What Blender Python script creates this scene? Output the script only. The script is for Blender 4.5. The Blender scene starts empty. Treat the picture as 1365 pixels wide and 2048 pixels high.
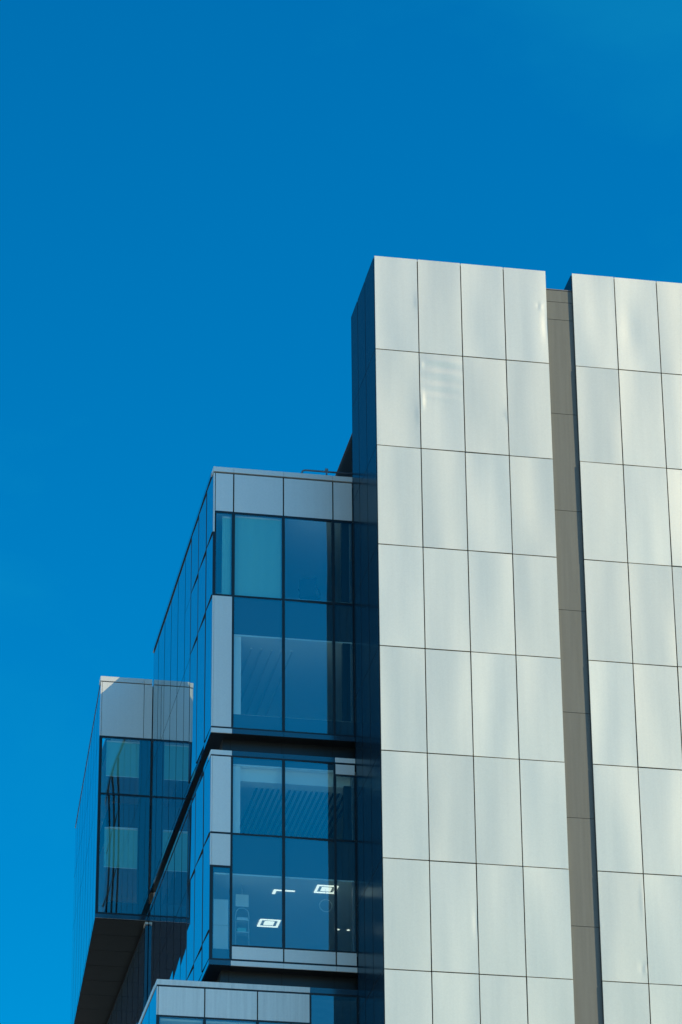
import bpy, math, random
from mathutils import Vector, Matrix

random.seed(11)
scene = bpy.context.scene
col = scene.collection
R = math.radians

# ------------------------------------------------------------------ camera
Z0 = 57.05                       # height of the tower's top edge; levels below are given from it
YAW, PITCH, ROLL = 0.187656, 0.472955, -0.008765
fwd = Vector((math.sin(YAW) * math.cos(PITCH), math.cos(YAW) * math.cos(PITCH), math.sin(PITCH)))
rgt = Vector((math.cos(YAW), -math.sin(YAW), 0))
upv = rgt.cross(fwd)
c_, s_ = math.cos(ROLL), math.sin(ROLL)
r2, u2 = rgt * c_ + upv * s_, upv * c_ - rgt * s_
cam_d = bpy.data.cameras.new('camera')
cam_d.sensor_fit = 'VERTICAL'
cam_d.sensor_height = 36.0
cam_d.sensor_width = 24.0
cam_d.lens = 7196.29 / 2048 * 36.0
cam_d.clip_start = 0.5
cam_d.clip_end = 6000
cam = bpy.data.objects.new('camera', cam_d)
m = Matrix((( r2.x, u2.x, -fwd.x, -17.9947), (r2.y, u2.y, -fwd.y, -89.1946), (r2.z, u2.z, -fwd.z, Z0 - 55.0502), (0, 0, 0, 1)))
cam.matrix_world = m
col.objects.link(cam)
scene.camera = cam

# ------------------------------------------------------------------ sky, sun, exposure
SUN_AZ, SUN_EL = R(58), R(41.7)          # azimuth measured to the right of the facade's normal
world = bpy.data.worlds.new('World')
scene.world = world
world.use_nodes = True
wn, wl = world.node_tree.nodes, world.node_tree.links
bg = wn['Background']
sky = wn.new('ShaderNodeTexSky')
sky.sky_type = 'NISHITA'
sky.sun_disc = False
sky.sun_elevation = SUN_EL
sky.sun_rotation = math.pi - SUN_AZ
sky.altitude = 0
sky.air_density = 1.5
sky.dust_density = 0.3
sky.ozone_density = 6.0
hs = wn.new('ShaderNodeHueSaturation')
hs.inputs['Saturation'].default_value = 1.32
hs.inputs['Hue'].default_value = 0.491
gm_ = wn.new('ShaderNodeGamma')
gm_.inputs['Gamma'].default_value = 1.33
wl.new(sky.outputs[0], gm_.inputs['Color'])
wl.new(gm_.outputs[0], hs.inputs['Color'])
# faint high cirrus
wtc = wn.new('ShaderNodeTexCoord')
wmp = wn.new('ShaderNodeMapping'); wmp.inputs['Scale'].default_value = (1.0, 1.0, 1.7); wmp.inputs['Rotation'].default_value = (0.0, R(20), 0.0)
wl.new(wtc.outputs['Generated'], wmp.inputs['Vector'])
cir = wn.new('ShaderNodeTexNoise'); cir.noise_dimensions = '4D'
cir.inputs['Scale'].default_value = 5.5; cir.inputs['Detail'].default_value = 7.0; cir.inputs['Roughness'].default_value = 0.55
cir.inputs['W'].default_value = 29.23
cir.inputs['Distortion'].default_value = 0.35
wl.new(wmp.outputs[0], cir.inputs['Vector'])
cmr = wn.new('ShaderNodeMapRange')
cmr.inputs['From Min'].default_value = 0.55; cmr.inputs['From Max'].default_value = 0.74
cmr.inputs['To Min'].default_value = 0.0; cmr.inputs['To Max'].default_value = 0.16
wl.new(cir.outputs['Fac'], cmr.inputs['Value'])
cmx = wn.new('ShaderNodeMix'); cmx.data_type = 'RGBA'
cmx.inputs['B'].default_value = (0.15, 5.2, 7.0, 1)
wl.new(cmr.outputs[0], cmx.inputs['Factor'])
wl.new(hs.outputs[0], cmx.inputs['A'])
wl.new(cmx.outputs['Result'], bg.inputs[0])
bg.inputs[1].default_value = 0.0705

sun_d = bpy.data.lights.new('sun', 'SUN')
sun_d.energy = 4.2
sun_d.angle = R(0.5)
sun_d.color = (1.0, 0.82, 0.50)
sun = bpy.data.objects.new('sun', sun_d)
to_sun = Vector((math.sin(SUN_AZ) * math.cos(SUN_EL), -math.cos(SUN_AZ) * math.cos(SUN_EL), math.sin(SUN_EL)))
sun.rotation_euler = to_sun.to_track_quat('Z', 'Y').to_euler()
sun.location = (60, -60, 120)
col.objects.link(sun)

scene.view_settings.view_transform = 'Standard'
scene.view_settings.look = 'None'
scene.view_settings.exposure = 0.35
scene.view_settings.gamma = 1.0
scene.view_settings.use_curve_mapping = False
scene.cycles.max_bounces = 10
scene.cycles.transparent_max_bounces = 16
scene.cycles.glossy_bounces = 6
scene.cycles.use_denoising = True

# ------------------------------------------------------------------ materials
def mat(name):
    mt = bpy.data.materials.new(name)
    mt.use_nodes = True
    return mt, mt.node_tree.nodes, mt.node_tree.links

def simple(name, rgb, rough=0.5, metal=0.0, spec=0.5, noise=0.0, nscale=3.0, emit=None):
    mt, n, l = mat(name)
    b = n['Principled BSDF']
    b.inputs['Base Color'].default_value = (*rgb, 1)
    b.inputs['Roughness'].default_value = rough
    b.inputs['Metallic'].default_value = metal
    b.inputs['Specular IOR Level'].default_value = spec
    if noise > 0:
        tc = n.new('ShaderNodeTexCoord'); tx = n.new('ShaderNodeTexNoise')
        tx.inputs['Scale'].default_value = nscale; tx.inputs['Detail'].default_value = 6
        l.new(tc.outputs['Object'], tx.inputs['Vector'])
        mr = n.new('ShaderNodeMapRange')
        mr.inputs['From Min'].default_value = 0.3; mr.inputs['From Max'].default_value = 0.7
        mr.inputs['To Min'].default_value = 1 - noise; mr.inputs['To Max'].default_value = 1 + noise
        l.new(tx.outputs['Fac'], mr.inputs['Value'])
        mx = n.new('ShaderNodeMix'); mx.data_type = 'RGBA'; mx.blend_type = 'MULTIPLY'
        mx.inputs['Factor'].default_value = 1
        mx.inputs['A'].default_value = (*rgb, 1)
        l.new(mr.outputs[0], mx.inputs['B'])
        l.new(mx.outputs['Result'], b.inputs['Base Color'])
    if emit:
        b.inputs['Emission Color'].default_value = (*emit[:3], 1)
        b.inputs['Emission Strength'].default_value = emit[3]
    return mt

def panel_metal(name, rgb, rough, metal, oil, streak):
    """Coated aluminium sheet: faint vertical run-off, fine grain and the soft waviness of thin sheet."""
    mt, n, l = mat(name)
    b = n['Principled BSDF']
    b.inputs['Roughness'].default_value = rough
    b.inputs['Metallic'].default_value = metal
    tc = n.new('ShaderNodeTexCoord'); oi = n.new('ShaderNodeObjectInfo')
    off = n.new('ShaderNodeMath'); off.operation = 'MULTIPLY'; off.inputs[1].default_value = 57.0
    l.new(oi.outputs['Random'], off.inputs[0])
    cx = n.new('ShaderNodeCombineXYZ'); l.new(off.outputs[0], cx.inputs[0]); l.new(off.outputs[0], cx.inputs[2])
    add = n.new('ShaderNodeVectorMath'); add.operation = 'ADD'
    l.new(tc.outputs['Object'], add.inputs[0]); l.new(cx.outputs[0], add.inputs[1])
    def noise(scale_vec, sc, det, rough_=0.5):
        mp = n.new('ShaderNodeMapping'); mp.inputs['Scale'].default_value = scale_vec
        l.new(add.outputs[0], mp.inputs['Vector'])
        t = n.new('ShaderNodeTexNoise'); t.inputs['Scale'].default_value = sc
        t.inputs['Detail'].default_value = det; t.inputs['Roughness'].default_value = rough_
        l.new(mp.outputs[0], t.inputs['Vector'])
        return t.outputs['Fac']
    wave = noise((1.2, 1.0, 0.34), 0.72, 0.3)
    grain = noise((1, 1, 1), 22.0, 4.0, 0.65)
    run = noise((9.0, 9.0, 0.35), 1.2, 4.0)
    # colour: a little per-sheet difference, run-off streaks, grain
    var = n.new('ShaderNodeMapRange'); var.inputs['To Min'].default_value = 0.95; var.inputs['To Max'].default_value = 1.04
    l.new(oi.outputs['Random'], var.inputs['Value'])
    st = n.new('ShaderNodeMapRange'); st.inputs['From Min'].default_value = 0.35; st.inputs['From Max'].default_value = 0.7
    st.inputs['To Min'].default_value = 1.0 + streak * .4; st.inputs['To Max'].default_value = 1.0 - streak
    l.new(run, st.inputs['Value'])
    gr = n.new('ShaderNodeMapRange'); gr.inputs['From Min'].default_value = 0.25; gr.inputs['From Max'].default_value = 0.75
    gr.inputs['To Min'].default_value = 0.96; gr.inputs['To Max'].default_value = 1.04
    l.new(grain, gr.inputs['Value'])
    m1 = n.new('ShaderNodeMath'); m1.operation = 'MULTIPLY'; l.new(var.outputs[0], m1.inputs[0]); l.new(st.outputs[0], m1.inputs[1])
    m2 = n.new('ShaderNodeMath'); m2.operation = 'MULTIPLY'; l.new(m1.outputs[0], m2.inputs[0]); l.new(gr.outputs[0], m2.inputs[1])
    mx = n.new('ShaderNodeMix'); mx.data_type = 'RGBA'; mx.blend_type = 'MULTIPLY'; mx.inputs['Factor'].default_value = 1
    mx.inputs['A'].default_value = (*rgb, 1)
    l.new(m2.outputs[0], mx.inputs['B']); l.new(mx.outputs['Result'], b.inputs['Base Color'])
    b1 = n.new('ShaderNodeBump'); b1.inputs['Strength'].default_value = 1.0; b1.inputs['Distance'].default_value = oil
    l.new(wave, b1.inputs['Height'])
    b2 = n.new('ShaderNodeBump'); b2.inputs['Strength'].default_value = 1.0; b2.inputs['Distance'].default_value = 0.0004
    l.new(grain, b2.inputs['Height']); l.new(b1.outputs[0], b2.inputs['Normal'])
    l.new(b2.outputs[0], b.inputs['Normal'])
    return mt

def glass(name, r0, trans=None, body=None, rough=0.0, refl=(1, 1, 1)):
    """Coated glazing: mirror coat over a tinted see-through sheet (trans) or an opaque back-painted one (body)."""
    mt, n, l = mat(name)
    n.remove(n['Principled BSDF'])
    out = n['Material Output']
    lw = n.new('ShaderNodeLayerWeight'); lw.inputs['Blend'].default_value = 0.5
    pw = n.new('ShaderNodeMath'); pw.operation = 'POWER'; pw.inputs[1].default_value = 5.0
    l.new(lw.outputs['Facing'], pw.inputs[0])
    ma = n.new('ShaderNodeMath'); ma.operation = 'MULTIPLY_ADD'
    ma.inputs[1].default_value = 1 - r0; ma.inputs[2].default_value = r0
    l.new(pw.outputs[0], ma.inputs[0])
    gl = n.new('ShaderNodeBsdfGlossy'); gl.inputs['Roughness'].default_value = rough
    gl.inputs['Color'].default_value = (*refl, 1)
    if trans:
        bs = n.new('ShaderNodeBsdfTransparent'); bs.inputs['Color'].default_value = (*trans, 1)
    else:
        bs = n.new('ShaderNodeBsdfDiffuse'); bs.inputs['Color'].default_value = (*body, 1)
    mx = n.new('ShaderNodeMixShader')
    l.new(ma.outputs[0], mx.inputs[0]); l.new(bs.outputs[0], mx.inputs[1]); l.new(gl.outputs[0], mx.inputs[2])
    l.new(mx.outputs[0], out.inputs['Surface'])
    return mt

M = {}
M['tower'] = panel_metal('tower_aluminium', (0.70, 0.665, 0.54), 0.40, 0.62, 0.058, 0.02)
M['silver'] = panel_metal('silver_sheet', (0.78, 0.775, 0.70), 0.40, 0.30, 0.003, 0.015)
M['silver_worn'] = panel_metal('rain_streaked_silver_sheet', (0.78, 0.775, 0.70), 0.42, 0.30, 0.003, 0.09)
M['dark_clad'] = glass('dark_blue_satin_cladding', 0.03, body=(0.010, 0.036, 0.062), rough=0.20, refl=(0.34, 0.41, 0.44))
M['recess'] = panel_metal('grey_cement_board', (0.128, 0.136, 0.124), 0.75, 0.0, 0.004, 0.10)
M['pane'] = glass('clear_coated_glass', 0.20, trans=(0.74, 0.97, 0.95))
M['side_pane'] = glass('opaque_blue_glass', 0.46, body=(0.02, 0.07, 0.13), refl=(0.84, 0.97, 1.0))
M['strip'] = glass('dark_glass_strip', 0.10, body=(0.02, 0.035, 0.05), rough=0.12)
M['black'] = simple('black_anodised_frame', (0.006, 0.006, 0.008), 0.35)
M['joint'] = simple('black_joint_backing', (0.008, 0.008, 0.008), 0.8)
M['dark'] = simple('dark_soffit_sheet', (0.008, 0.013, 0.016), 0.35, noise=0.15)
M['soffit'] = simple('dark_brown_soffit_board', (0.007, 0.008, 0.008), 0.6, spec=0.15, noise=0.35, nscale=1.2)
M['roof'] = simple('roof_membrane', (0.18, 0.18, 0.18), 0.9, noise=0.1)
M['white'] = simple('white_ceiling_board', (0.90, 0.90, 0.88), 0.85)
M['wall'] = simple('off_white_interior_wall', (0.80, 0.80, 0.77), 0.85)
M['slab'] = simple('grey_slab_edge', (0.03, 0.033, 0.037), 0.8)
M['floor'] = simple('grey_office_carpet', (0.58, 0.57, 0.54), 0.8)
M['blind'] = simple('pale_roller_blind_cloth', (0.22, 0.50, 0.44), 0.9)
M['louver'] = simple('dark_grey_louver_metal', (0.14, 0.145, 0.15), 0.5, 0.3)
M['steel'] = simple('galvanised_steel', (0.30, 0.31, 0.32), 0.45, 0.6)
M['chair'] = simple('black_chair_fabric', (0.02, 0.022, 0.025), 0.8)
M['chrome'] = simple('polished_steel', (0.6, 0.6, 0.6), 0.15, 1.0)
M['wood'] = simple('dark_table_top', (0.05, 0.04, 0.035), 0.5)
M['board'] = simple('white_laminate', (0.72, 0.72, 0.70), 0.5)
M['lamp'] = simple('lit_lamp_diffuser', (0.9, 0.9, 0.9), 0.6, emit=(1.0, 0.94, 0.82, 0.85))
M['ground'] = simple('pale_concrete_paving', (0.27, 0.31, 0.32), 0.9, noise=0.12, nscale=0.2)

# ------------------------------------------------------------------ helpers
def new_mesh(name, verts, faces, material, smooth=False):
    me = bpy.data.meshes.new(name)
    me.from_pydata(verts, [], faces)
    me.materials.append(M[material])
    if smooth:
        for pl in me.polygons: pl.use_smooth = True
    me.update()
    return me

def link(name, me, parent=None, loc=(0, 0, 0), rot=(0, 0, 0)):
    o = bpy.data.objects.new(name, me)
    o.location = loc; o.rotation_euler = rot
    if parent is not None: o.parent = parent
    col.objects.link(o)
    return o

def tag(o, label, cat, group=None):
    o['label'] = label; o['category'] = cat
    if group: o['group'] = group
    return o

def empty(name, label, cat, loc=(0, 0, 0), group=None, rz=0):
    o = bpy.data.objects.new(name, None)
    o.location = loc; o.rotation_euler = (0, 0, rz)
    o.empty_display_size = 0.2
    col.objects.link(o)
    return tag(o, label, cat, group)

BOXF = [(0, 3, 2, 1), (4, 5, 6, 7), (0, 1, 5, 4), (1, 2, 6, 5), (2, 3, 7, 6), (3, 0, 4, 7)]
def boxv(x0, x1, y0, y1, z0, z1):
    return [(x0, y0, z0), (x1, y0, z0), (x1, y1, z0), (x0, y1, z0), (x0, y0, z1), (x1, y0, z1), (x1, y1, z1), (x0, y1, z1)]

_box_cache = {}
def box(name, parent, x0, x1, y0, y1, z0, z1, material, world_origin=True):
    """A box part; its origin is at its own centre and alike boxes share mesh data. z in metres from the tower's top edge."""
    sx, sy, sz = abs(x1 - x0), abs(y1 - y0), abs(z1 - z0)
    key = (round(sx, 4), round(sy, 4), round(sz, 4), material)
    me = _box_cache.get(key)
    if me is None:
        me = new_mesh(name, boxv(-sx / 2, sx / 2, -sy / 2, sy / 2, -sz / 2, sz / 2), BOXF, material)
        _box_cache[key] = me
    return link(name, me, parent, ((x0 + x1) / 2, (y0 + y1) / 2, (z0 + z1) / 2))

def boxes_mesh(name, lst, material):
    v, f = [], []
    for b in lst:
        k = len(v); v += boxv(*b); f += [tuple(i + k for i in q) for q in BOXF]
    return new_mesh(name, v, f, material)

def pane(name, parent, w, h, loc, rot, material, bulge=0.002, nx=6, nz=8, tilt=0.0012, regular=False):
    """A glass pane in its local XZ plane facing local -Y, slightly bowed by its seals, as a thin closed-off sheet."""
    v, f = [], []
    a = bulge * (random.uniform(.75, 1.2) if regular else random.uniform(-1.0, 1.0)); b = 0.0 if regular else bulge * random.uniform(-.5, .5)
    ph = random.uniform(0, 6.28)
    for j in range(nz + 1):
        for i in range(nx + 1):
            u, t = i / nx, j / nz
            dsp = a * 16 * u * (1 - u) * t * (1 - t) + b * math.sin(2 * math.pi * u + ph) * 4 * t * (1 - t) * .6
            v.append(((u - .5) * w, -dsp, (t - .5) * h))
    for j in range(nz):
        for i in range(nx):
            k = j * (nx + 1) + i
            f.append((k, k + 1, k + nx + 2, k + nx + 1))
    me = new_mesh(name, v, f, material, True)
    rx, ry, rz = rot
    return link(name, me, parent, loc, (rx + random.uniform(-tilt, tilt), ry, rz + random.uniform(-tilt, tilt)))

def tube(name, parent, pts, r, material, seg=8):
    v, f = [], []
    P = [Vector(p) for p in pts]
    for i, p in enumerate(P):
        d = (P[min(i + 1, len(P) - 1)] - P[max(i - 1, 0)]).normalized()
        a = d.orthogonal().normalized() if i == 0 else (a - d * a.dot(d)).normalized()
        bb = d.cross(a)
        for k in range(seg):
            an = 2 * math.pi * k / seg
            v.append(tuple(p + a * math.cos(an) * r + bb * math.sin(an) * r))
    for i in range(len(P) - 1):
        for k in range(seg):
            k2 = (k + 1) % seg
            f.append((i * seg + k, i * seg + k2, (i + 1) * seg + k2, (i + 1) * seg + k))
    f.append(tuple(range(seg - 1, -1, -1))); f.append(tuple((len(P) - 1) * seg + k for k in range(seg)))
    return link(name, new_mesh(name, v, f, material, True), parent)

def disc(name, parent, cx, cy, z0, z1, r, material, seg=28):
    v = [(r * math.cos(2 * math.pi * k / seg), r * math.sin(2 * math.pi * k / seg), z) for z in (z0, z1) for k in range(seg)]
    f = [tuple(range(seg - 1, -1, -1)), tuple(range(seg, 2 * seg))]
    f += [(k, (k + 1) % seg, seg + (k + 1) % seg, seg + k) for k in range(seg)]
    return link(name, new_mesh(name, v, f, material), parent, (cx, cy, 0))

# ------------------------------------------------------------------ ground
gm = new_mesh('ground', [(-2500, -2500, 0), (2500, -2500, 0), (2500, 2500, 0), (-2500, 2500, 0)], [(0, 1, 2, 3)], 'ground')
go = link('ground', gm); go['kind'] = 'structure'
GZ = -Z0

# ------------------------------------------------------------------ metal towers
W, H, DEP = 1.30, 3.1698, 3.69
GAP = 0.030
ROWS = 18
def dent_panel(name, w, h, dents, ripples=None):
    """A sheet with knocks in it: a finer grid pushed in or out round the given spots (fractions of the sheet)."""
    nx, nz = 26, 60
    v, f = [], []
    for j in range(nz + 1):
        for i in range(nx + 1):
            u, t = i / nx, j / nz
            x, z = (u - .5) * w, (t - .5) * h
            dy = 0
            for (du, dt, rx, rz, amp) in dents:
                amp *= .6
                q = ((u - du) * w / rx) ** 2 + ((t - dt) * h / rz) ** 2
                dy += amp * math.exp(-q)
            if ripples:
                for (dt, amp, wd) in ripples:
                    dy += amp * math.exp(-((t - dt) * h / wd) ** 2) * math.sin(math.pi * min(1, max(0, u)))
            v.append((x, -0.03 - dy, z))
    for j in range(nz):
        for i in range(nx):
            k = j * (nx + 1) + i
            f.append((k, k + 1, k + nx + 2, k + nx + 1))
    n = len(v)
    v += [(-w / 2, -.03, -h / 2), (w / 2, -.03, -h / 2), (w / 2, -.03, h / 2), (-w / 2, -.03, h / 2),
          (-w / 2, .03, -h / 2), (w / 2, .03, -h / 2), (w / 2, .03, h / 2), (-w / 2, .03, h / 2)]
    f += [(n, n + 4, n + 5, n + 1), (n + 1, n + 5, n + 6, n + 2), (n + 2, n + 6, n + 7, n + 3), (n + 3, n + 7, n + 4, n)]
    me = new_mesh(name, v, f, 'tower')
    for pl in list(me.polygons)[:nx * nz]: pl.use_smooth = True
    return me

def tower(name, label, x0, ncol, dents, with_side=True):
    t = empty(name, label, 'building', (0, 0, Z0))
    x1 = x0 + ncol * W
    box('core', t, x0 + .007, x1 - .05, .07, DEP - .03, GZ, -.06, 'joint')
    box('roof_capping', t, x0 + .02, x1 - .02, .061, DEP - .02, -.05, -.012, 'silver')
    hgt = H - GAP
    pm = new_mesh('cladding_panel', boxv(-(W - GAP) / 2, (W - GAP) / 2, -.03, .03, -hgt / 2, hgt / 2), BOXF, 'tower')
    for r in range(ROWS):
        for c in range(ncol):
            zt = -r * H; zb = max(zt - H, GZ)
            loc = (x0 + (c + .5) * W, .03, zt - H / 2)
            rot = (random.uniform(-.005, .005), 0, random.uniform(-.008, .008))
            key = (r, c)
            me = dent_panel('cladding_panel', W - GAP, hgt, *dents[key]) if key in dents else pm
            link('cladding_panel', me, t, loc, rot)
    # left flank: three columns of dark polished sheet of unequal width
    for r in range(ROWS):
        for ya, yb in ((0.0, 1.443), (1.443, 2.62), (2.62, DEP)):
            zt = -r * H
            ww = yb - ya - .014
            ya2 = ya + (.062 if ya == 0 else 0)
            ww = yb - ya2 - .045
            pane('flank_panel', t, ww, H - .022, (x0 + .001, (ya2 + yb) / 2, zt - H / 2), (0, 0, -math.pi / 2), 'dark_clad', bulge=.0015, nx=3, nz=4, tilt=.0008)
    return t

dA = {(0, 3): ([(.86, .60, .035, .10, .012), (.80, .62, .05, .08, -.010), (.96, .40, .10, .5, -.012)], None),
      (0, 0): ([(.985, .52, .05, .35, .014), (.98, .45, .03, .10, -.010)], None),
      (1, 1): ([(.03, .88, .06, .12, .016), (.03, .50, .07, .28, .018), (.6, .86, .45, .12, -.010)],
               [(.80, .007, .10), (.72, -.005, .05), (.66, .005, .05), (.60, -.005, .05), (.54, .004, .05), (.93, .010, .12)]),
      (1, 2): ([(.985, .42, .04, .20, .012), (.97, .38, .03, .06, -.010)], None),
      (1, 0): ([(.98, .35, .06, .3, .012)], None),
      (6, 1): ([(.97, .46, .05, .4, -.012)], None)}
towerA = tower('metal_tower', 'pale metal-panelled tower slab, four panels wide, with dark blue flank', 0.0, 4, dA)
dB = {(6, 0): ([(.95, .12, .05, .10, .016), (.90, .14, .08, .16, -.012), (.03, .50, .03, .05, .010), (.97, .74, .06, .5, .014)], None),
      (0, 0): ([(.5, .5, .3, .9, -.010)], None), (0, 1): ([(.30, .45, .25, .8, -.012)], None)}
XB = 5.986
towerB = tower('metal_tower', 'pale metal-panelled tower slab cut off by the right edge of the picture', XB, 8, dB)
# the recessed strip of wall between the two slabs
rec = empty('recessed_wall', 'narrow grey recessed wall between the two pale metal towers', 'wall', (0, 0, Z0))
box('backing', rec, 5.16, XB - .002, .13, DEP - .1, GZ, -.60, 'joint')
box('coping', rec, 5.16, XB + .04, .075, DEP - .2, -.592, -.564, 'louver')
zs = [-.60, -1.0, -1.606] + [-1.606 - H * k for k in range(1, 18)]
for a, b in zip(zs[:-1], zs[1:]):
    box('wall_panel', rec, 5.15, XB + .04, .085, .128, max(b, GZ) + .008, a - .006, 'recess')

# ------------------------------------------------------------------ glass office block beside the tower
D = 3.6911                        # its front plane
X2 = -4.167                       # its left flank
Y2 = 16.58                        # where the rear wing begins
gb = empty('glass_office_block', 'blue glass office block with silver panels between the tower and the rear wing', 'building', (0, 0, Z0))
XS = [X2, -3.565, -2.080, -0.600, -0.006]

def metal(x0, x1, z0, z1, name='metal_panel', proud=.010, g=.012, mt='silver'):
    return box(name, gb, x0 + g, x1 - g, D - proud, D + .05, z0, z1, mt)
def trans(x0, x1, z0, z1, name='transom'):
    return box(name, gb, x0, x1, D - .006, D + .07, z0, z1, 'black')
def mull(x, w, z0, z1):
    w += .012
    return box('mullion', gb, x - w / 2, x + w / 2, D - .009, D + .09, z0, z1, 'black')
def fpane(x0, x1, z0, z1, bulge=.0022):
    lean = .017 if abs(x0 - XS[2]) < .1 else 0.0          # these sheets sit a little askew in their frames
    return pane('glass_pane', gb, x1 - x0, z1 - z0, ((x0 + x1) / 2, D + (.016 if lean else .006), (z0 + z1) / 2), (0, 0, lean), 'pane', bulge)

# --- upper box
for i in range(4):
    a, b = XS[i] + (.004 if i else -.006), XS[i + 1] - .004
    box('coping_piece', gb, a, b, D - .03, D + .35, -5.655, -5.50, 'silver')
    metal(XS[i] + (.055 if i == 0 else .008), XS[i + 1] - .008, -6.945, -5.705)
box('panel_backing', gb, X2 + .02, -.01, D + .052, D + .10, -6.95, -5.66, 'joint')
box('corner_trim', gb, X2 + .002, X2 + .045, D - .012, D + .05, -7.635, -5.705, 'silver')
trans(X2 + .047, -.008, -7.010, -6.947)
trans(X2, -.008, -9.705, -9.650)
trans(X2, -.008, -13.880, -13.832)
box('corner_mullion', gb, X2 + .001, X2 + .085, D - .007, D + .09, -9.648, -7.637, 'black')
for x, w in ((XS[1], .078), (XS[2], .070), (XS[3], .075)):
    mull(x, w, -9.649, -7.012)
for x, w in ((XS[1], .060), (XS[2], .070), (XS[3], .062)):
    mull(x, w, -13.831, -9.706)
mull(-.022, .030, -13.831, -9.706); mull(-.022, .030, -9.649, -7.012)
EDG1 = [(X2 + .087, XS[1] - .039), (XS[1] + .039, XS[2] - .035), (XS[2] + .035, XS[3] - .0375), (XS[3] + .0375, -.037)]
for a, b in EDG1: fpane(a, b, -9.649, -7.012)
for a, b in [(XS[1] + .030, XS[2] - .035), (XS[2] + .035, XS[3] - .031), (XS[3] + .031, -.037)]: fpane(a, b, -13.831, -9.706)
metal(X2 + .035, XS[1] - .018, -13.828, -9.710)
box('corner_trim', gb, X2 + .002, X2 + .040, D - .012, D + .05, -13.828, -9.710, 'silver')
box('panel_backing', gb, X2 + .02, XS[1] - .03, D + .052, D + .10, -13.82, -9.71, 'joint')
box('ledge_piece', gb, X2 - .004, XS[1] - .004, D - .012, D + .028, -14.02, -13.882, 'silver')
for i in (1, 2, 3):
    box('ledge_piece', gb, XS[i] + .004, XS[i + 1] - .004, D - .012, D + .028, -14.02, -13.882, 'strip')
# --- lower box
for i in range(4):
    box('coping_piece', gb, XS[i] + (.004 if i else -.004), XS[i + 1] - .004, D - .014, D + .45, -14.705, -14.562, 'strip' if i in (1, 2) else 'silver')
trans(X2, -.008, -14.745, -14.707)
trans(X2, -.008, -17.105, -17.055)
trans(X2, -.008, -20.845, -20.797)
metal(X2 + .035, XS[1] - .018, -17.050, -14.750); metal(X2 + .035, XS[1] - .018, -18.050, -17.110)
box('corner_trim', gb, X2 + .002, X2 + .040, D - .012, D + .05, -17.050, -14.750, 'silver')
box('corner_trim', gb, X2 + .002, X2 + .040, D - .012, D + .05, -18.050, -17.110, 'silver')
box('panel_backing', gb, X2 + .02, XS[1] - .03, D + .052, D + .10, -18.05, -14.75, 'joint')
trans(X2, XS[1] - .036, -18.110, -18.052)
box('corner_mullion', gb, X2 + .001, X2 + .090, D - .007, D + .09, -20.795, -18.112, 'black')
metal(XS[3] + .010, -.020, -15.067, -14.765, g=.01)
box('panel_backing', gb, XS[3] + .04, -.03, D + .052, D + .10, -15.07, -14.75, 'joint')
trans(XS[3] + .032, -.008, -15.105, -15.069)
for x, w in ((XS[1], .060), (XS[2], .072), (XS[3], .060)):
    mull(x, w, -17.054, -14.746)
    mull(x, w, -20.796, -17.106) if x == XS[1] else mull(x, w, -20.374, -17.106)
mull(-.022, .030, -17.054, -15.106); mull(-.022, .030, -20.374, -17.106)
fpane(XS[1] + .030, XS[2] - .036, -17.054, -14.746); fpane(XS[2] + .036, XS[3] - .030, -17.054, -14.746)
fpane(XS[3] + .030, -.037, -17.054, -15.106)
fpane(X2 + .092, XS[1] - .030, -20.796, -18.112)
fpane(XS[1] + .030, XS[2] - .036, -20.374, -17.106); fpane(XS[2] + .036, XS[3] - .030, -20.374, -17.106); fpane(XS[3] + .030, -.037, -20.374, -17.106)
trans(XS[1] + .031, -.008, -20.425, -20.376)
for i in (1, 2, 3):
    metal(XS[i] + (.022 if i == 1 else .008), XS[i + 1] - .008, -20.790, -20.428)
    box('ledge_piece', gb, XS[i] + .004, XS[i + 1] - .004, D - .012, D + .028, -20.985, -20.848, 'silver')
box('panel_backing', gb, XS[1] + .035, -.03, D + .052, D + .10, -20.79, -20.43, 'joint')
box('ledge_piece', gb, X2 - .004, XS[1] - .004, D - .012, D + .028, -20.985, -20.848, 'strip')

# --- recessed bands between the boxes
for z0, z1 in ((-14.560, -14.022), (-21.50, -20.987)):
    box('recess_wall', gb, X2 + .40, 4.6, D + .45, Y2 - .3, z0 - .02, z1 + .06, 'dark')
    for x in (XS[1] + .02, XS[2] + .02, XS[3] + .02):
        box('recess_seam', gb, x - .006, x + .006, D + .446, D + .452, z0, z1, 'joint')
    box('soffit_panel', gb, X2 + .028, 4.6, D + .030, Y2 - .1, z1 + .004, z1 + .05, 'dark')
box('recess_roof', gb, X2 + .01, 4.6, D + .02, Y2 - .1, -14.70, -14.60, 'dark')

# --- left flank of opaque blue glass, pane by pane
YS = [D + .004, 4.873, 6.425, 7.933, 9.356, 10.899, 12.409, 13.904, 15.332, Y2]
GY = .075
def side(parent, x, ys, z0, z1, name='flank_pane', bulge=.0020, mt='side_pane', tilt=.0007):
    for i, (a, b) in enumerate(zip(ys[:-1], ys[1:])):
        # the bays next to the block's front corner were set slightly turned out
        out = .020 if (x == X2 and i < 3 and a < 8) else 0.0
        pane(name, parent, b - a - GY, z1 - z0 - .024, (x - out * .6, (a + b) / 2, (z0 + z1) / 2), (0, 0, -math.pi / 2 + out), mt, bulge, nx=10, nz=12, tilt=tilt, regular=True)
box('flank_backing', gb, X2 + .010, X2 + .12, D + .06, Y2 - .004, -13.87, -5.66, 'joint')
box('flank_backing', gb, X2 + .010, X2 + .12, D + .06, Y2 - .004, -20.84, -14.71, 'joint')
side(gb, X2, YS[:5], -7.64, -5.745); side(gb, X2, YS[:5], -9.675, -7.64)
side(gb, X2, YS[4:], -9.675, -5.745)
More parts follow.
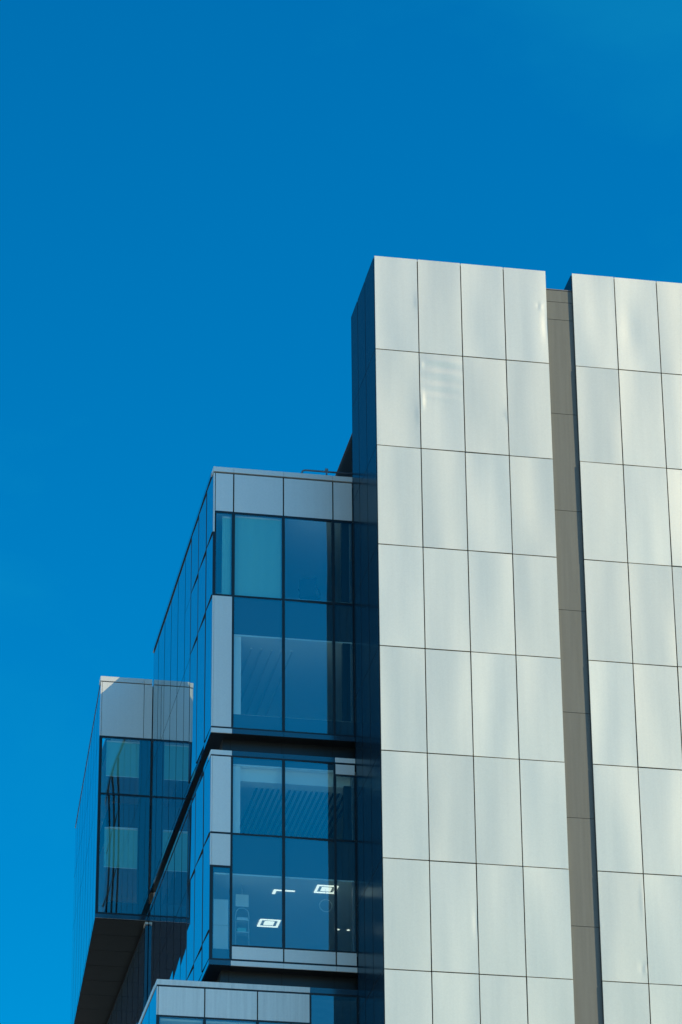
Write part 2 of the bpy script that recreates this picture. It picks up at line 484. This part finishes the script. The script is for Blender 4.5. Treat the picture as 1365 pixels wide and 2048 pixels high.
side(gb, X2, YS, -13.84, -9.675)
side(gb, X2, YS, -17.08, -14.75); side(gb, X2, YS, -19.98, -17.08); side(gb, X2, YS, -20.80, -19.98)
for z0, z1 in ((-13.83, -5.75), (-20.79, -14.76)):          # black seals of the turned-out bays
    for y in YS[1:4]: box('joint_seal', gb, X2 - .030, X2 + .009, y - .036, y + .036, z0, z1, 'joint')
for zj in (-7.64, -9.675, -17.08, -19.98):
    for ya, yb in zip(YS[:3], YS[1:4]):
        box('joint_seal', gb, X2 - .029, X2 + .009, ya + .037, yb - .037, zj - .012, zj + .012, 'joint')
for a, b in zip(YS[:-1], YS[1:]):
    a2 = a + (.36 if a == YS[0] else .0)
    box('coping_piece', gb, X2 - .030, X2 + .30, a2 + .004, b - .004, -5.655, -5.50, 'side_pane')
    a3 = a + (.026 if a == YS[0] else .0)
    a4 = a + (.46 if a == YS[0] else .0)
    box('ledge_piece', gb, X2 - .010, X2 + .026, a3 + .003, b - .003, -14.02, -13.882, 'side_pane')
    box('coping_piece', gb, X2 - .012, X2 + .40, a4 + .003, b - .003, -14.705, -14.562, 'side_pane')
    box('ledge_piece', gb, X2 - .010, X2 + .026, a3 + .003, b - .003, -20.985, -20.848, 'side_pane')

# --- roof, rear wall, floors, ceilings
box('roof', gb, X2 + .30, 4.6, D + .36, Y2 - .02, -5.75, -5.62, 'roof')
box('rear_wall', gb, X2 + .13, 4.6, Y2 - .16, Y2 - .03, -20.9, -5.76, 'wall')
box('right_wall', gb, 4.62, 4.75, D + .02, Y2 - .03, -21.5, -5.62, 'wall')
XI = X2 + .13
LV = [(-6.90, -5.76, None), (-10.86, -9.56, -9.56), (-14.92, -14.71, None), (-14.019, -13.35, -13.35), (-18.24, -17.06, -17.06), (-20.98, -20.46, -20.46)]
for zb, zt, fl in LV:
    box('floor_slab', gb, XI, 4.6, D + .13, Y2 - .17, zb + .02, zt - .01, 'slab')
    if fl: box('floor_finish', gb, XI, 4.6, D + .135, Y2 - .17, zt - .008, zt, 'floor')
for zc in (-6.90, -10.86, -14.92, -18.24):
    box('ceiling', gb, XI, 4.6, D + .16, Y2 - .17, zc - .01, zc + .018, 'white')
    box('ceiling_trim', gb, XI + .02, -.05, D + .125, D + .158, zc - .03, zc + .015, 'board')
# linear ceiling strips running back into the rooms of the two middle storeys
for zc, x0, x1, st in ((-10.86, -2.9, -1.6, .30), (-14.92, -2.6, 0.2, .16)):
    x = x0
    while x < x1:
        box('ceiling_slat', gb, x, x + .045, D + .9, D + 7.5, zc - .06, zc - .012, 'slab' if zc < -12 else 'board'); x += st
box('bulkhead', gb, XI, 4.6, D + .32, D + .75, -15.33, -14.935, 'wall')
for z0, z1 in ((-13.34, -10.88), (-17.05, -14.94)):
    box('column', gb, XS[1] + .035, XS[1] + .27, D + .16, D + .42, z0, z1, 'wall')
for z0, z1 in ((-9.55, -6.92), (-13.34, -10.88), (-17.05, -15.0), (-20.45, -18.26)):
    box('window_reveal', gb, -.100, -.088, D + .10, D + .30, z0, z1, 'steel')
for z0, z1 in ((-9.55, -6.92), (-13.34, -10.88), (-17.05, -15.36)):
    box('dark_reflection_strip', gb, -.32, -.104, D + .12, D + .30, z0, z1, 'black')  # no real post: black strip added behind the panes for the tower's dark reflection
for z0, z1 in ((-9.55, -6.92), (-13.34, -10.88), (-17.05, -14.94), (-20.45, -18.26)):
    box('partition', gb, XI, 4.6, D + 6.8, D + 6.9, z0, z1, 'wall')

# --- base storeys under the two boxes, wider to the left
XP = -5.605
PX = [XP, -4.275, -2.810, -1.345, -0.006]
for a, b in ((XP - .004, XS[1] + .03), (XS[1] + .03, XS[2] + .008), (XS[2] + .008, PX[3])):
    box('coping_piece', gb, a + .003, b - .003, D - .020, D + .50, -21.655, -21.50, 'silver_worn')
box('coping_piece', gb, PX[3] + .003, -.01, D - .018, D + .50, -21.655, -21.50, 'strip')
trans(XP, -.008, -21.702, -21.657)
for i in range(3):
    metal(PX[i] + (.040 if i == 0 else .006), PX[i + 1] - .006, -22.518, -21.706, mt='silver_worn')
box('corner_trim', gb, XP + .002, XP + .035, D - .012, D + .05, -22.518, -21.706, 'silver')
box('panel_backing', gb, XP + .02, PX[3] - .04, D + .052, D + .10, -22.52, -21.66, 'joint')
trans(XP, PX[3] - .031, -22.568, -22.520)
mull(PX[3], .062, -25.6, -21.703); mull(-.022, .030, -25.6, -21.703)
fpane(PX[3] + .032, -.037, -25.6, -21.703)
for x in PX[1:3]: mull(x, .066, -25.6, -22.57)
box('corner_mullion', gb, XP + .001, XP + .085, D - .007, D + .09, -25.6, -22.57, 'black')
for i in range(3): fpane(PX[i] + (.087 if i == 0 else .034), PX[i + 1] - .034, -25.6, -22.57)
YP = [D + .004, 5.19, 6.69, 8.19, 9.69, 11.19, 12.69, 14.19, 15.69, 17.19, 18.69, 20.19, 21.69, 23.19, 24.69]
side(gb, XP, YP, -25.62, -21.71)
for a, b in zip(YP[:-1], YP[1:]):
    a2 = a + (.51 if a == YP[0] else 0)
    box('coping_piece', gb, XP - .012, XP + .35, a2 + .003, b - .003, -21.655, -21.50, 'silver')
box('flank_backing', gb, XP + .010, XP + .12, D + .06, 24.69, -25.6, -21.66, 'joint')
box('roof', gb, XP + .35, 4.6, D + .45, 24.69, -21.62, -21.53, 'roof')
box('ceiling', gb, XP + .13, 4.6, D + .16, 24.5, -22.62, -22.56, 'white')
box('partition', gb, XP + .13, 4.6, D + 6.8, D + 6.9, -26, -22.63, 'wall')
zt = -25.6
k = 0
while zt > GZ + .5:                                     # storeys below the picture, down to the pavement
    zb = max(zt - 3.70, GZ)
    trans(XP, -.008, zt - .06, zt)
    for i in range(4): metal(PX[i] + .01, PX[i + 1] - .01, zt - 1.0, zt - .07)
    for i in range(4):
        pane('glass_pane', gb, PX[i + 1] - PX[i] - .07, zt - 1.03 - zb, ((PX[i] + PX[i + 1]) / 2, D + .004, (zb + zt - 1.03) / 2), (0, 0, 0), 'side_pane', .002, nx=3, nz=4)
    for i in range(1, 4): mull(PX[i], .066, zb, zt - 1.02)
    side(gb, XP, YP[::2], zb, zt)
    zt = zb
box('core', gb, XP + .15, 4.6, D + .12, 24.6, GZ, -26.0, 'joint')

# ------------------------------------------------------------------ rear wing behind the block
wg = empty('rear_glass_wing', 'glass rear wing with raised soffit, lit by sun only at its top left corner', 'building', (0, 0, Z0))
XW = -5.872
def wbox(name, x0, x1, y0, y1, z0, z1, mt): return box(name, wg, x0, x1, Y2 + y0, Y2 + y1, z0, z1, mt)
wbox('coping_piece', XW - .012, -4.46, -.025, .35, -6.785, -6.620, 'silver')
wbox('coping_piece', -4.452, X2 - .03, -.025, .35, -6.785, -6.620, 'silver')
wbox('metal_panel', XW + .055, -4.462, -.010, .05, -8.705, -6.815, 'silver')
wbox('metal_panel', -4.445, X2 - .02, -.010, .05, -8.705, -6.815, 'silver')
wbox('corner_trim', XW + .002, XW + .043, -.012, .05, -8.705, -6.815, 'silver')
wbox('panel_backing', XW + .02, X2 - .02, .052, .10, -8.70, -6.79, 'joint')
for z0, z1 in ((-8.775, -8.710), (-10.745, -10.682), (-14.790, -14.730)):
    wbox('transom', XW, X2 - .01, -.006, .07, z0, z1, 'black')
for z0, z1 in ((-10.681, -8.776), (-14.729, -10.746)):
    wbox('corner_mullion', XW + .001, XW + .090, -.008, .09, z0, z1, 'black')
    wbox('mullion', X2 - .045, X2 - .012, -.008, .09, z0, z1, 'black')
    pane('glass_pane', wg, X2 - .045 - XW - .090, z1 - z0, ((XW + .090 + X2 - .045) / 2, Y2 + .004, (z0 + z1) / 2), (0, 0, 0), 'pane', .005, nx=8, nz=12)
wbox('ledge_piece', XW - .004, X2 - .01, -.012, .030, -14.925, -14.792, 'strip')
# its flank runs back at a slight angle
ANG = R(3.04)
fl = link('flank_wall', boxes_mesh('flank_wall', [(.010, .10, .06, 12.72, -14.92, -6.70)], 'joint'), wg, (XW, Y2, 0), (0, 0, -ANG))
ys = [.004] + [1.41 * k for k in range(1, 10)]
ys[-1] = 12.70
for zrow in ((-8.74, -6.86), (-10.71, -8.74), (-14.76, -10.71), (-14.925, -14.77)):
    side(fl, 0, ys, zrow[0], zrow[1], bulge=.003, tilt=.0008)
for a, b in zip(ys[:-1], ys[1:]):
    a2 = a + (.36 if a < .1 else 0)
    box('coping_piece', fl, -.014, .30, a2 + .003, b - .003, -6.785, -6.620, 'side_pane')
box('fascia_gap', fl, .004, .05, .04, 12.7, -6.858, -6.786, 'joint')
wbox('roof', XW + .75, 4.6, .36, 12.6, -6.80, -6.70, 'roof')
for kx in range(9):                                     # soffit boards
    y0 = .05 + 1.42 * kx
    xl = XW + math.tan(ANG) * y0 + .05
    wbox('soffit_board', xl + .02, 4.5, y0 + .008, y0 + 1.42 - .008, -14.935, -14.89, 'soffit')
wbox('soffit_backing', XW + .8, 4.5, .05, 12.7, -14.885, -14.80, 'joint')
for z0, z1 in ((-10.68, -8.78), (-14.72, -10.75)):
    wbox('dark_reflection_strip', -4.56, X2 - .05, .06, .12, z0, z1, 'black')  # added black strip, stands in for the dark reflected band beside the block
wbox('partition', XW + .60, 4.5, 7.2, 7.3, -14.7, -6.85, 'wall')
wbox('floor_slab', XW + .40, 4.5, .16, 7.1, -11.75, -10.95, 'slab')
wbox('ceiling', XW + .40, 4.5, .16, 7.1, -8.76, -8.70, 'white')
wbox('ceiling', XW + .40, 4.5, .17, 7.1, -11.80, -11.76, 'white')
wbox('floor_slab', XW + .40, 4.5, .16, 7.1, -14.79, -14.30, 'slab')
# recessed glass wall under the soffit
UX = -4.275
wbox('under_coping', UX - .004, X2 - .01, .06, .45, -15.02, -14.94, 'silver')
wbox('under_wall_end', UX + .004, X2 - .012, .08, .16, -21.5, -15.06, 'strip')
wbox('under_wall_core', UX + .02, 4.5, .17, 12.5, -21.5, -14.95, 'joint')
side(wg, UX, [Y2 + .17 + 1.37 * k for k in range(10)], -17.4, -15.06, bulge=.004)
side(wg, UX, [Y2 + .17 + 1.37 * k for k in range(10)], -21.4, -17.4, bulge=.004)

# ------------------------------------------------------------------ roof things
lv = empty('louver_screen', 'dark slatted louver screen on the roof behind the tower', 'screen', (0, 0, Z0 - 5.62))
LX = 0.60
z = .08
while z < 3.20:
    me = _box_cache.get('blade')
    if me is None:
        me = new_mesh('louver_blade', [(-.05, -2.9, -.045), (.05, -2.9, .035), (.05, 2.9, .035), (-.05, 2.9, -.045), (-.05, -2.9, -.037), (.05, -2.9, .043), (.05, 2.9, .043), (-.05, 2.9, -.037)], BOXF, 'louver')
        _box_cache['blade'] = me
    link('louver_blade', me, lv, (LX + .03, 7.2, z)); z += .10
for y in (4.32, 7.2, 10.08):
    box('louver_post', lv, LX + .085, LX + .15, y - .03, y + .03, .0, 3.25, 'louver')
box('louver_cap', lv, LX - .03, LX + .17, 4.28, 10.12, 3.225, 3.255, 'louver')
box('louver_lining', lv, LX + .16, LX + .20, 4.3, 10.1, .0, 3.2, 'joint')

rl = empty('guard_rail', 'low bent steel pipe rail on the roof edge beside the tower', 'railing', (0, 0, Z0))
tube('pipe', rl, [(-1.42, 4.3, -5.60), (-1.42, 4.3, -5.15), (-1.40, 4.3, -5.085), (-1.35, 4.3, -5.052), (-1.28, 4.3, -5.045), (-.67, 4.3, -5.045), (.30, 4.3, -5.045)], .028, 'steel', 10)
box('post', rl, -.695, -.645, 4.28, 4.32, -5.60, -5.03, 'steel')
box('post_cap', rl, -.715, -.625, 4.265, 4.335, -5.03, -4.95, 'steel')

# ------------------------------------------------------------------ things inside, seen through the glass
def blind(label, x0, x1, y, z0, z1):
    o = empty('roller_blind', label, 'blind', (0, 0, Z0), 'roller blinds behind the windows')
    v, f = [], []
    n = 24
    for j in (z0, z1):
        for i in range(n + 1):
            v.append((x0 + (x1 - x0) * i / n, y + .004 * math.sin(i * 1.1), j))
    for i in range(n): f.append((i, i + 1, n + 2 + i, n + 1 + i))
    link('cloth', new_mesh('cloth', v, f, 'blind', True), o)
    tube('roller', o, [(x0, y, z1 + .02), (x1, y, z1 + .02)], .03, 'board')
    box('hem_bar', o, x0, x1, y - .008, y + .008, z0 - .02, z0, 'board')
    return o
blind('pale blind fully drawn in the wide top-floor window of the glass block', XS[1] + .045, XS[2] - .045, D + .12, -9.60, -7.05)
blind('pale blind in the narrow top-floor corner window of the glass block', -3.88, XS[1] - .05, D + .12, -9.60, -7.10)
blind('pale blind in the upper window of the rear wing', XW + .25, -4.2, Y2 + .15, -10.02, -8.84)
blind('pale blind in the tall lower window of the rear wing', XW + .25, -4.2, Y2 + .15, -13.14, -11.84)

ch = empty('office_chair', 'dark office chair with armrest behind the top-floor window', 'chair', (-1.15, D + .95, Z0 - 9.56), rz=R(-25))
v = boxv(-.24, .24, -.03, .03, .48, 1.02)
me = new_mesh('backrest', [(x, y + (.10 * (zz - .48)), zz) for x, y, zz in v], BOXF, 'chair'); link('backrest', me, ch, (0, -.20, 0))
box('seat', ch, -.25, .25, -.22, .26, .42, .49, 'chair')
for sx in (-.28, .28):
    tube('armrest', ch, [(sx, -.16, .70), (sx, .12, .68), (sx, .16, .64), (sx, .16, .45)], .018, 'chair')
tube('stem', ch, [(0, 0, .08), (0, 0, .43)], .03, 'chrome')
for kk in range(5):
    an = kk * 2 * math.pi / 5
    tube('foot', ch, [(0, 0, .09), (.28 * math.cos(an), .28 * math.sin(an), .05)], .02, 'chrome')

tb = empty('round_table', 'small round dark table behind the third-row window beside the white column', 'table', (-3.44, D + .72, Z0 - 13.35))
disc('table_top', tb, 0, 0, .94, .975, .24, 'wood')
tube('pedestal', tb, [(0, 0, .02), (0, 0, .94)], .025, 'chrome')
disc('base', tb, 0, 0, .0, .02, .18, 'chrome')

for lab, x, y in (('lit square ceiling panel lowest in the picture, in the lowest office', -1.87, 7.45),
                  ('lit square ceiling panel partly behind the middle mullion of the lowest office', -1.87, 5.08),
                  ('lit square ceiling panel at the right of the lowest office by the tower', -.72, 4.52)):
    o = empty('ceiling_light', lab, 'light', (x, y, Z0 - 18.252), 'square lit ceiling panels')
    if 'mullion' in lab:
        box('light_strip', o, -.30, .30, -.30, -.235, -.012, -.003, 'lamp'); box('light_strip', o, -.30, -.22, -.234, .02, -.012, -.003, 'lamp')
        box('diffuser', o, -.14, .14, -.14, .14, -.012, -.003, 'white')
    else:
        box('diffuser', o, -.14, .14, -.14, .14, -.012, -.003, 'lamp')
    for a in () if 'mullion' in lab else (((-.30, .30, -.30, -.235)), ((-.30, .30, .235, .30)), ((-.30, -.235, -.234, .234)), ((.235, .30, -.234, .234))):
        box('light_strip', o, a[0], a[1], a[2], a[3], -.012, -.003, 'lamp')
for lab, x in (('tiny lit ceiling spot left of the other spot in the lowest office', .20), ('tiny lit ceiling spot nearest the tower in the lowest office', .50)):
    o = empty('ceiling_spot', lab, 'light', (x, 7.63, Z0 - 18.252), 'ceiling spots')
    disc('lens', o, 0, 0, -.012, -.003, .04, 'lamp', 16)

sh = empty('arched_shelf', 'white arched metal shelf unit with boxes behind the lowest office window', 'shelf', (-3.12, D + .80, Z0 - 20.46))
arc = [(-.185, 0, .02), (-.185, 0, 1.30)] + [(-.185 * math.cos(a * math.pi / 10), 0, 1.30 + .185 * math.sin(a * math.pi / 10)) for a in range(1, 10)] + [(.185, 0, 1.30), (.185, 0, .02)]
tube('frame', sh, arc, .010, 'board', 6)
for zz in (.30, .72, 1.08): box('shelf_board', sh, -.18, .18, -.12, .12, zz, zz + .02, 'board')
box('storage_box', sh, -.16, .14, -.10, .10, 1.101, 1.17, 'board')
box('storage_box', sh, -.15, .10, -.10, .10, .741, .86, 'blind')
wb = empty('wall_board', 'pale square board above the arched shelf in the lowest office', 'board', (-3.12, D + .84, Z0 - 18.26))
box('board_face', wb, -.185, .185, -.012, .012, -.66, -.30, 'board')
box('hanger', wb, -.01, .01, -.004, .004, -.30, 0, 'steel')
ck = empty('ring_mirror', 'thin pale ring hanging in the lowest office by the tower', 'mirror', (-.74, D + .80, Z0 - 18.26))
tube('ring', ck, [(.18 * math.cos(a * math.pi / 16), 0, -.50 + .18 * math.sin(a * math.pi / 16)) for a in range(33)], .009, 'board', 6)
tube('cord', ck, [(0, 0, -.32), (0, 0, 0)], .004, 'steel', 6)
cb = empty('storage_cabinet', 'pale two-door cabinet behind the narrow corner window of the lowest office', 'cabinet', (-3.80, D + .55, Z0 - 20.46))
box('carcass', cb, -.22, .22, -.16, .2, 0, 1.55, 'board')
box('door', cb, -.212, .212, -.182, -.163, .02, .76, 'wall'); box('door', cb, -.212, .212, -.182, -.163, .78, 1.53, 'wall')
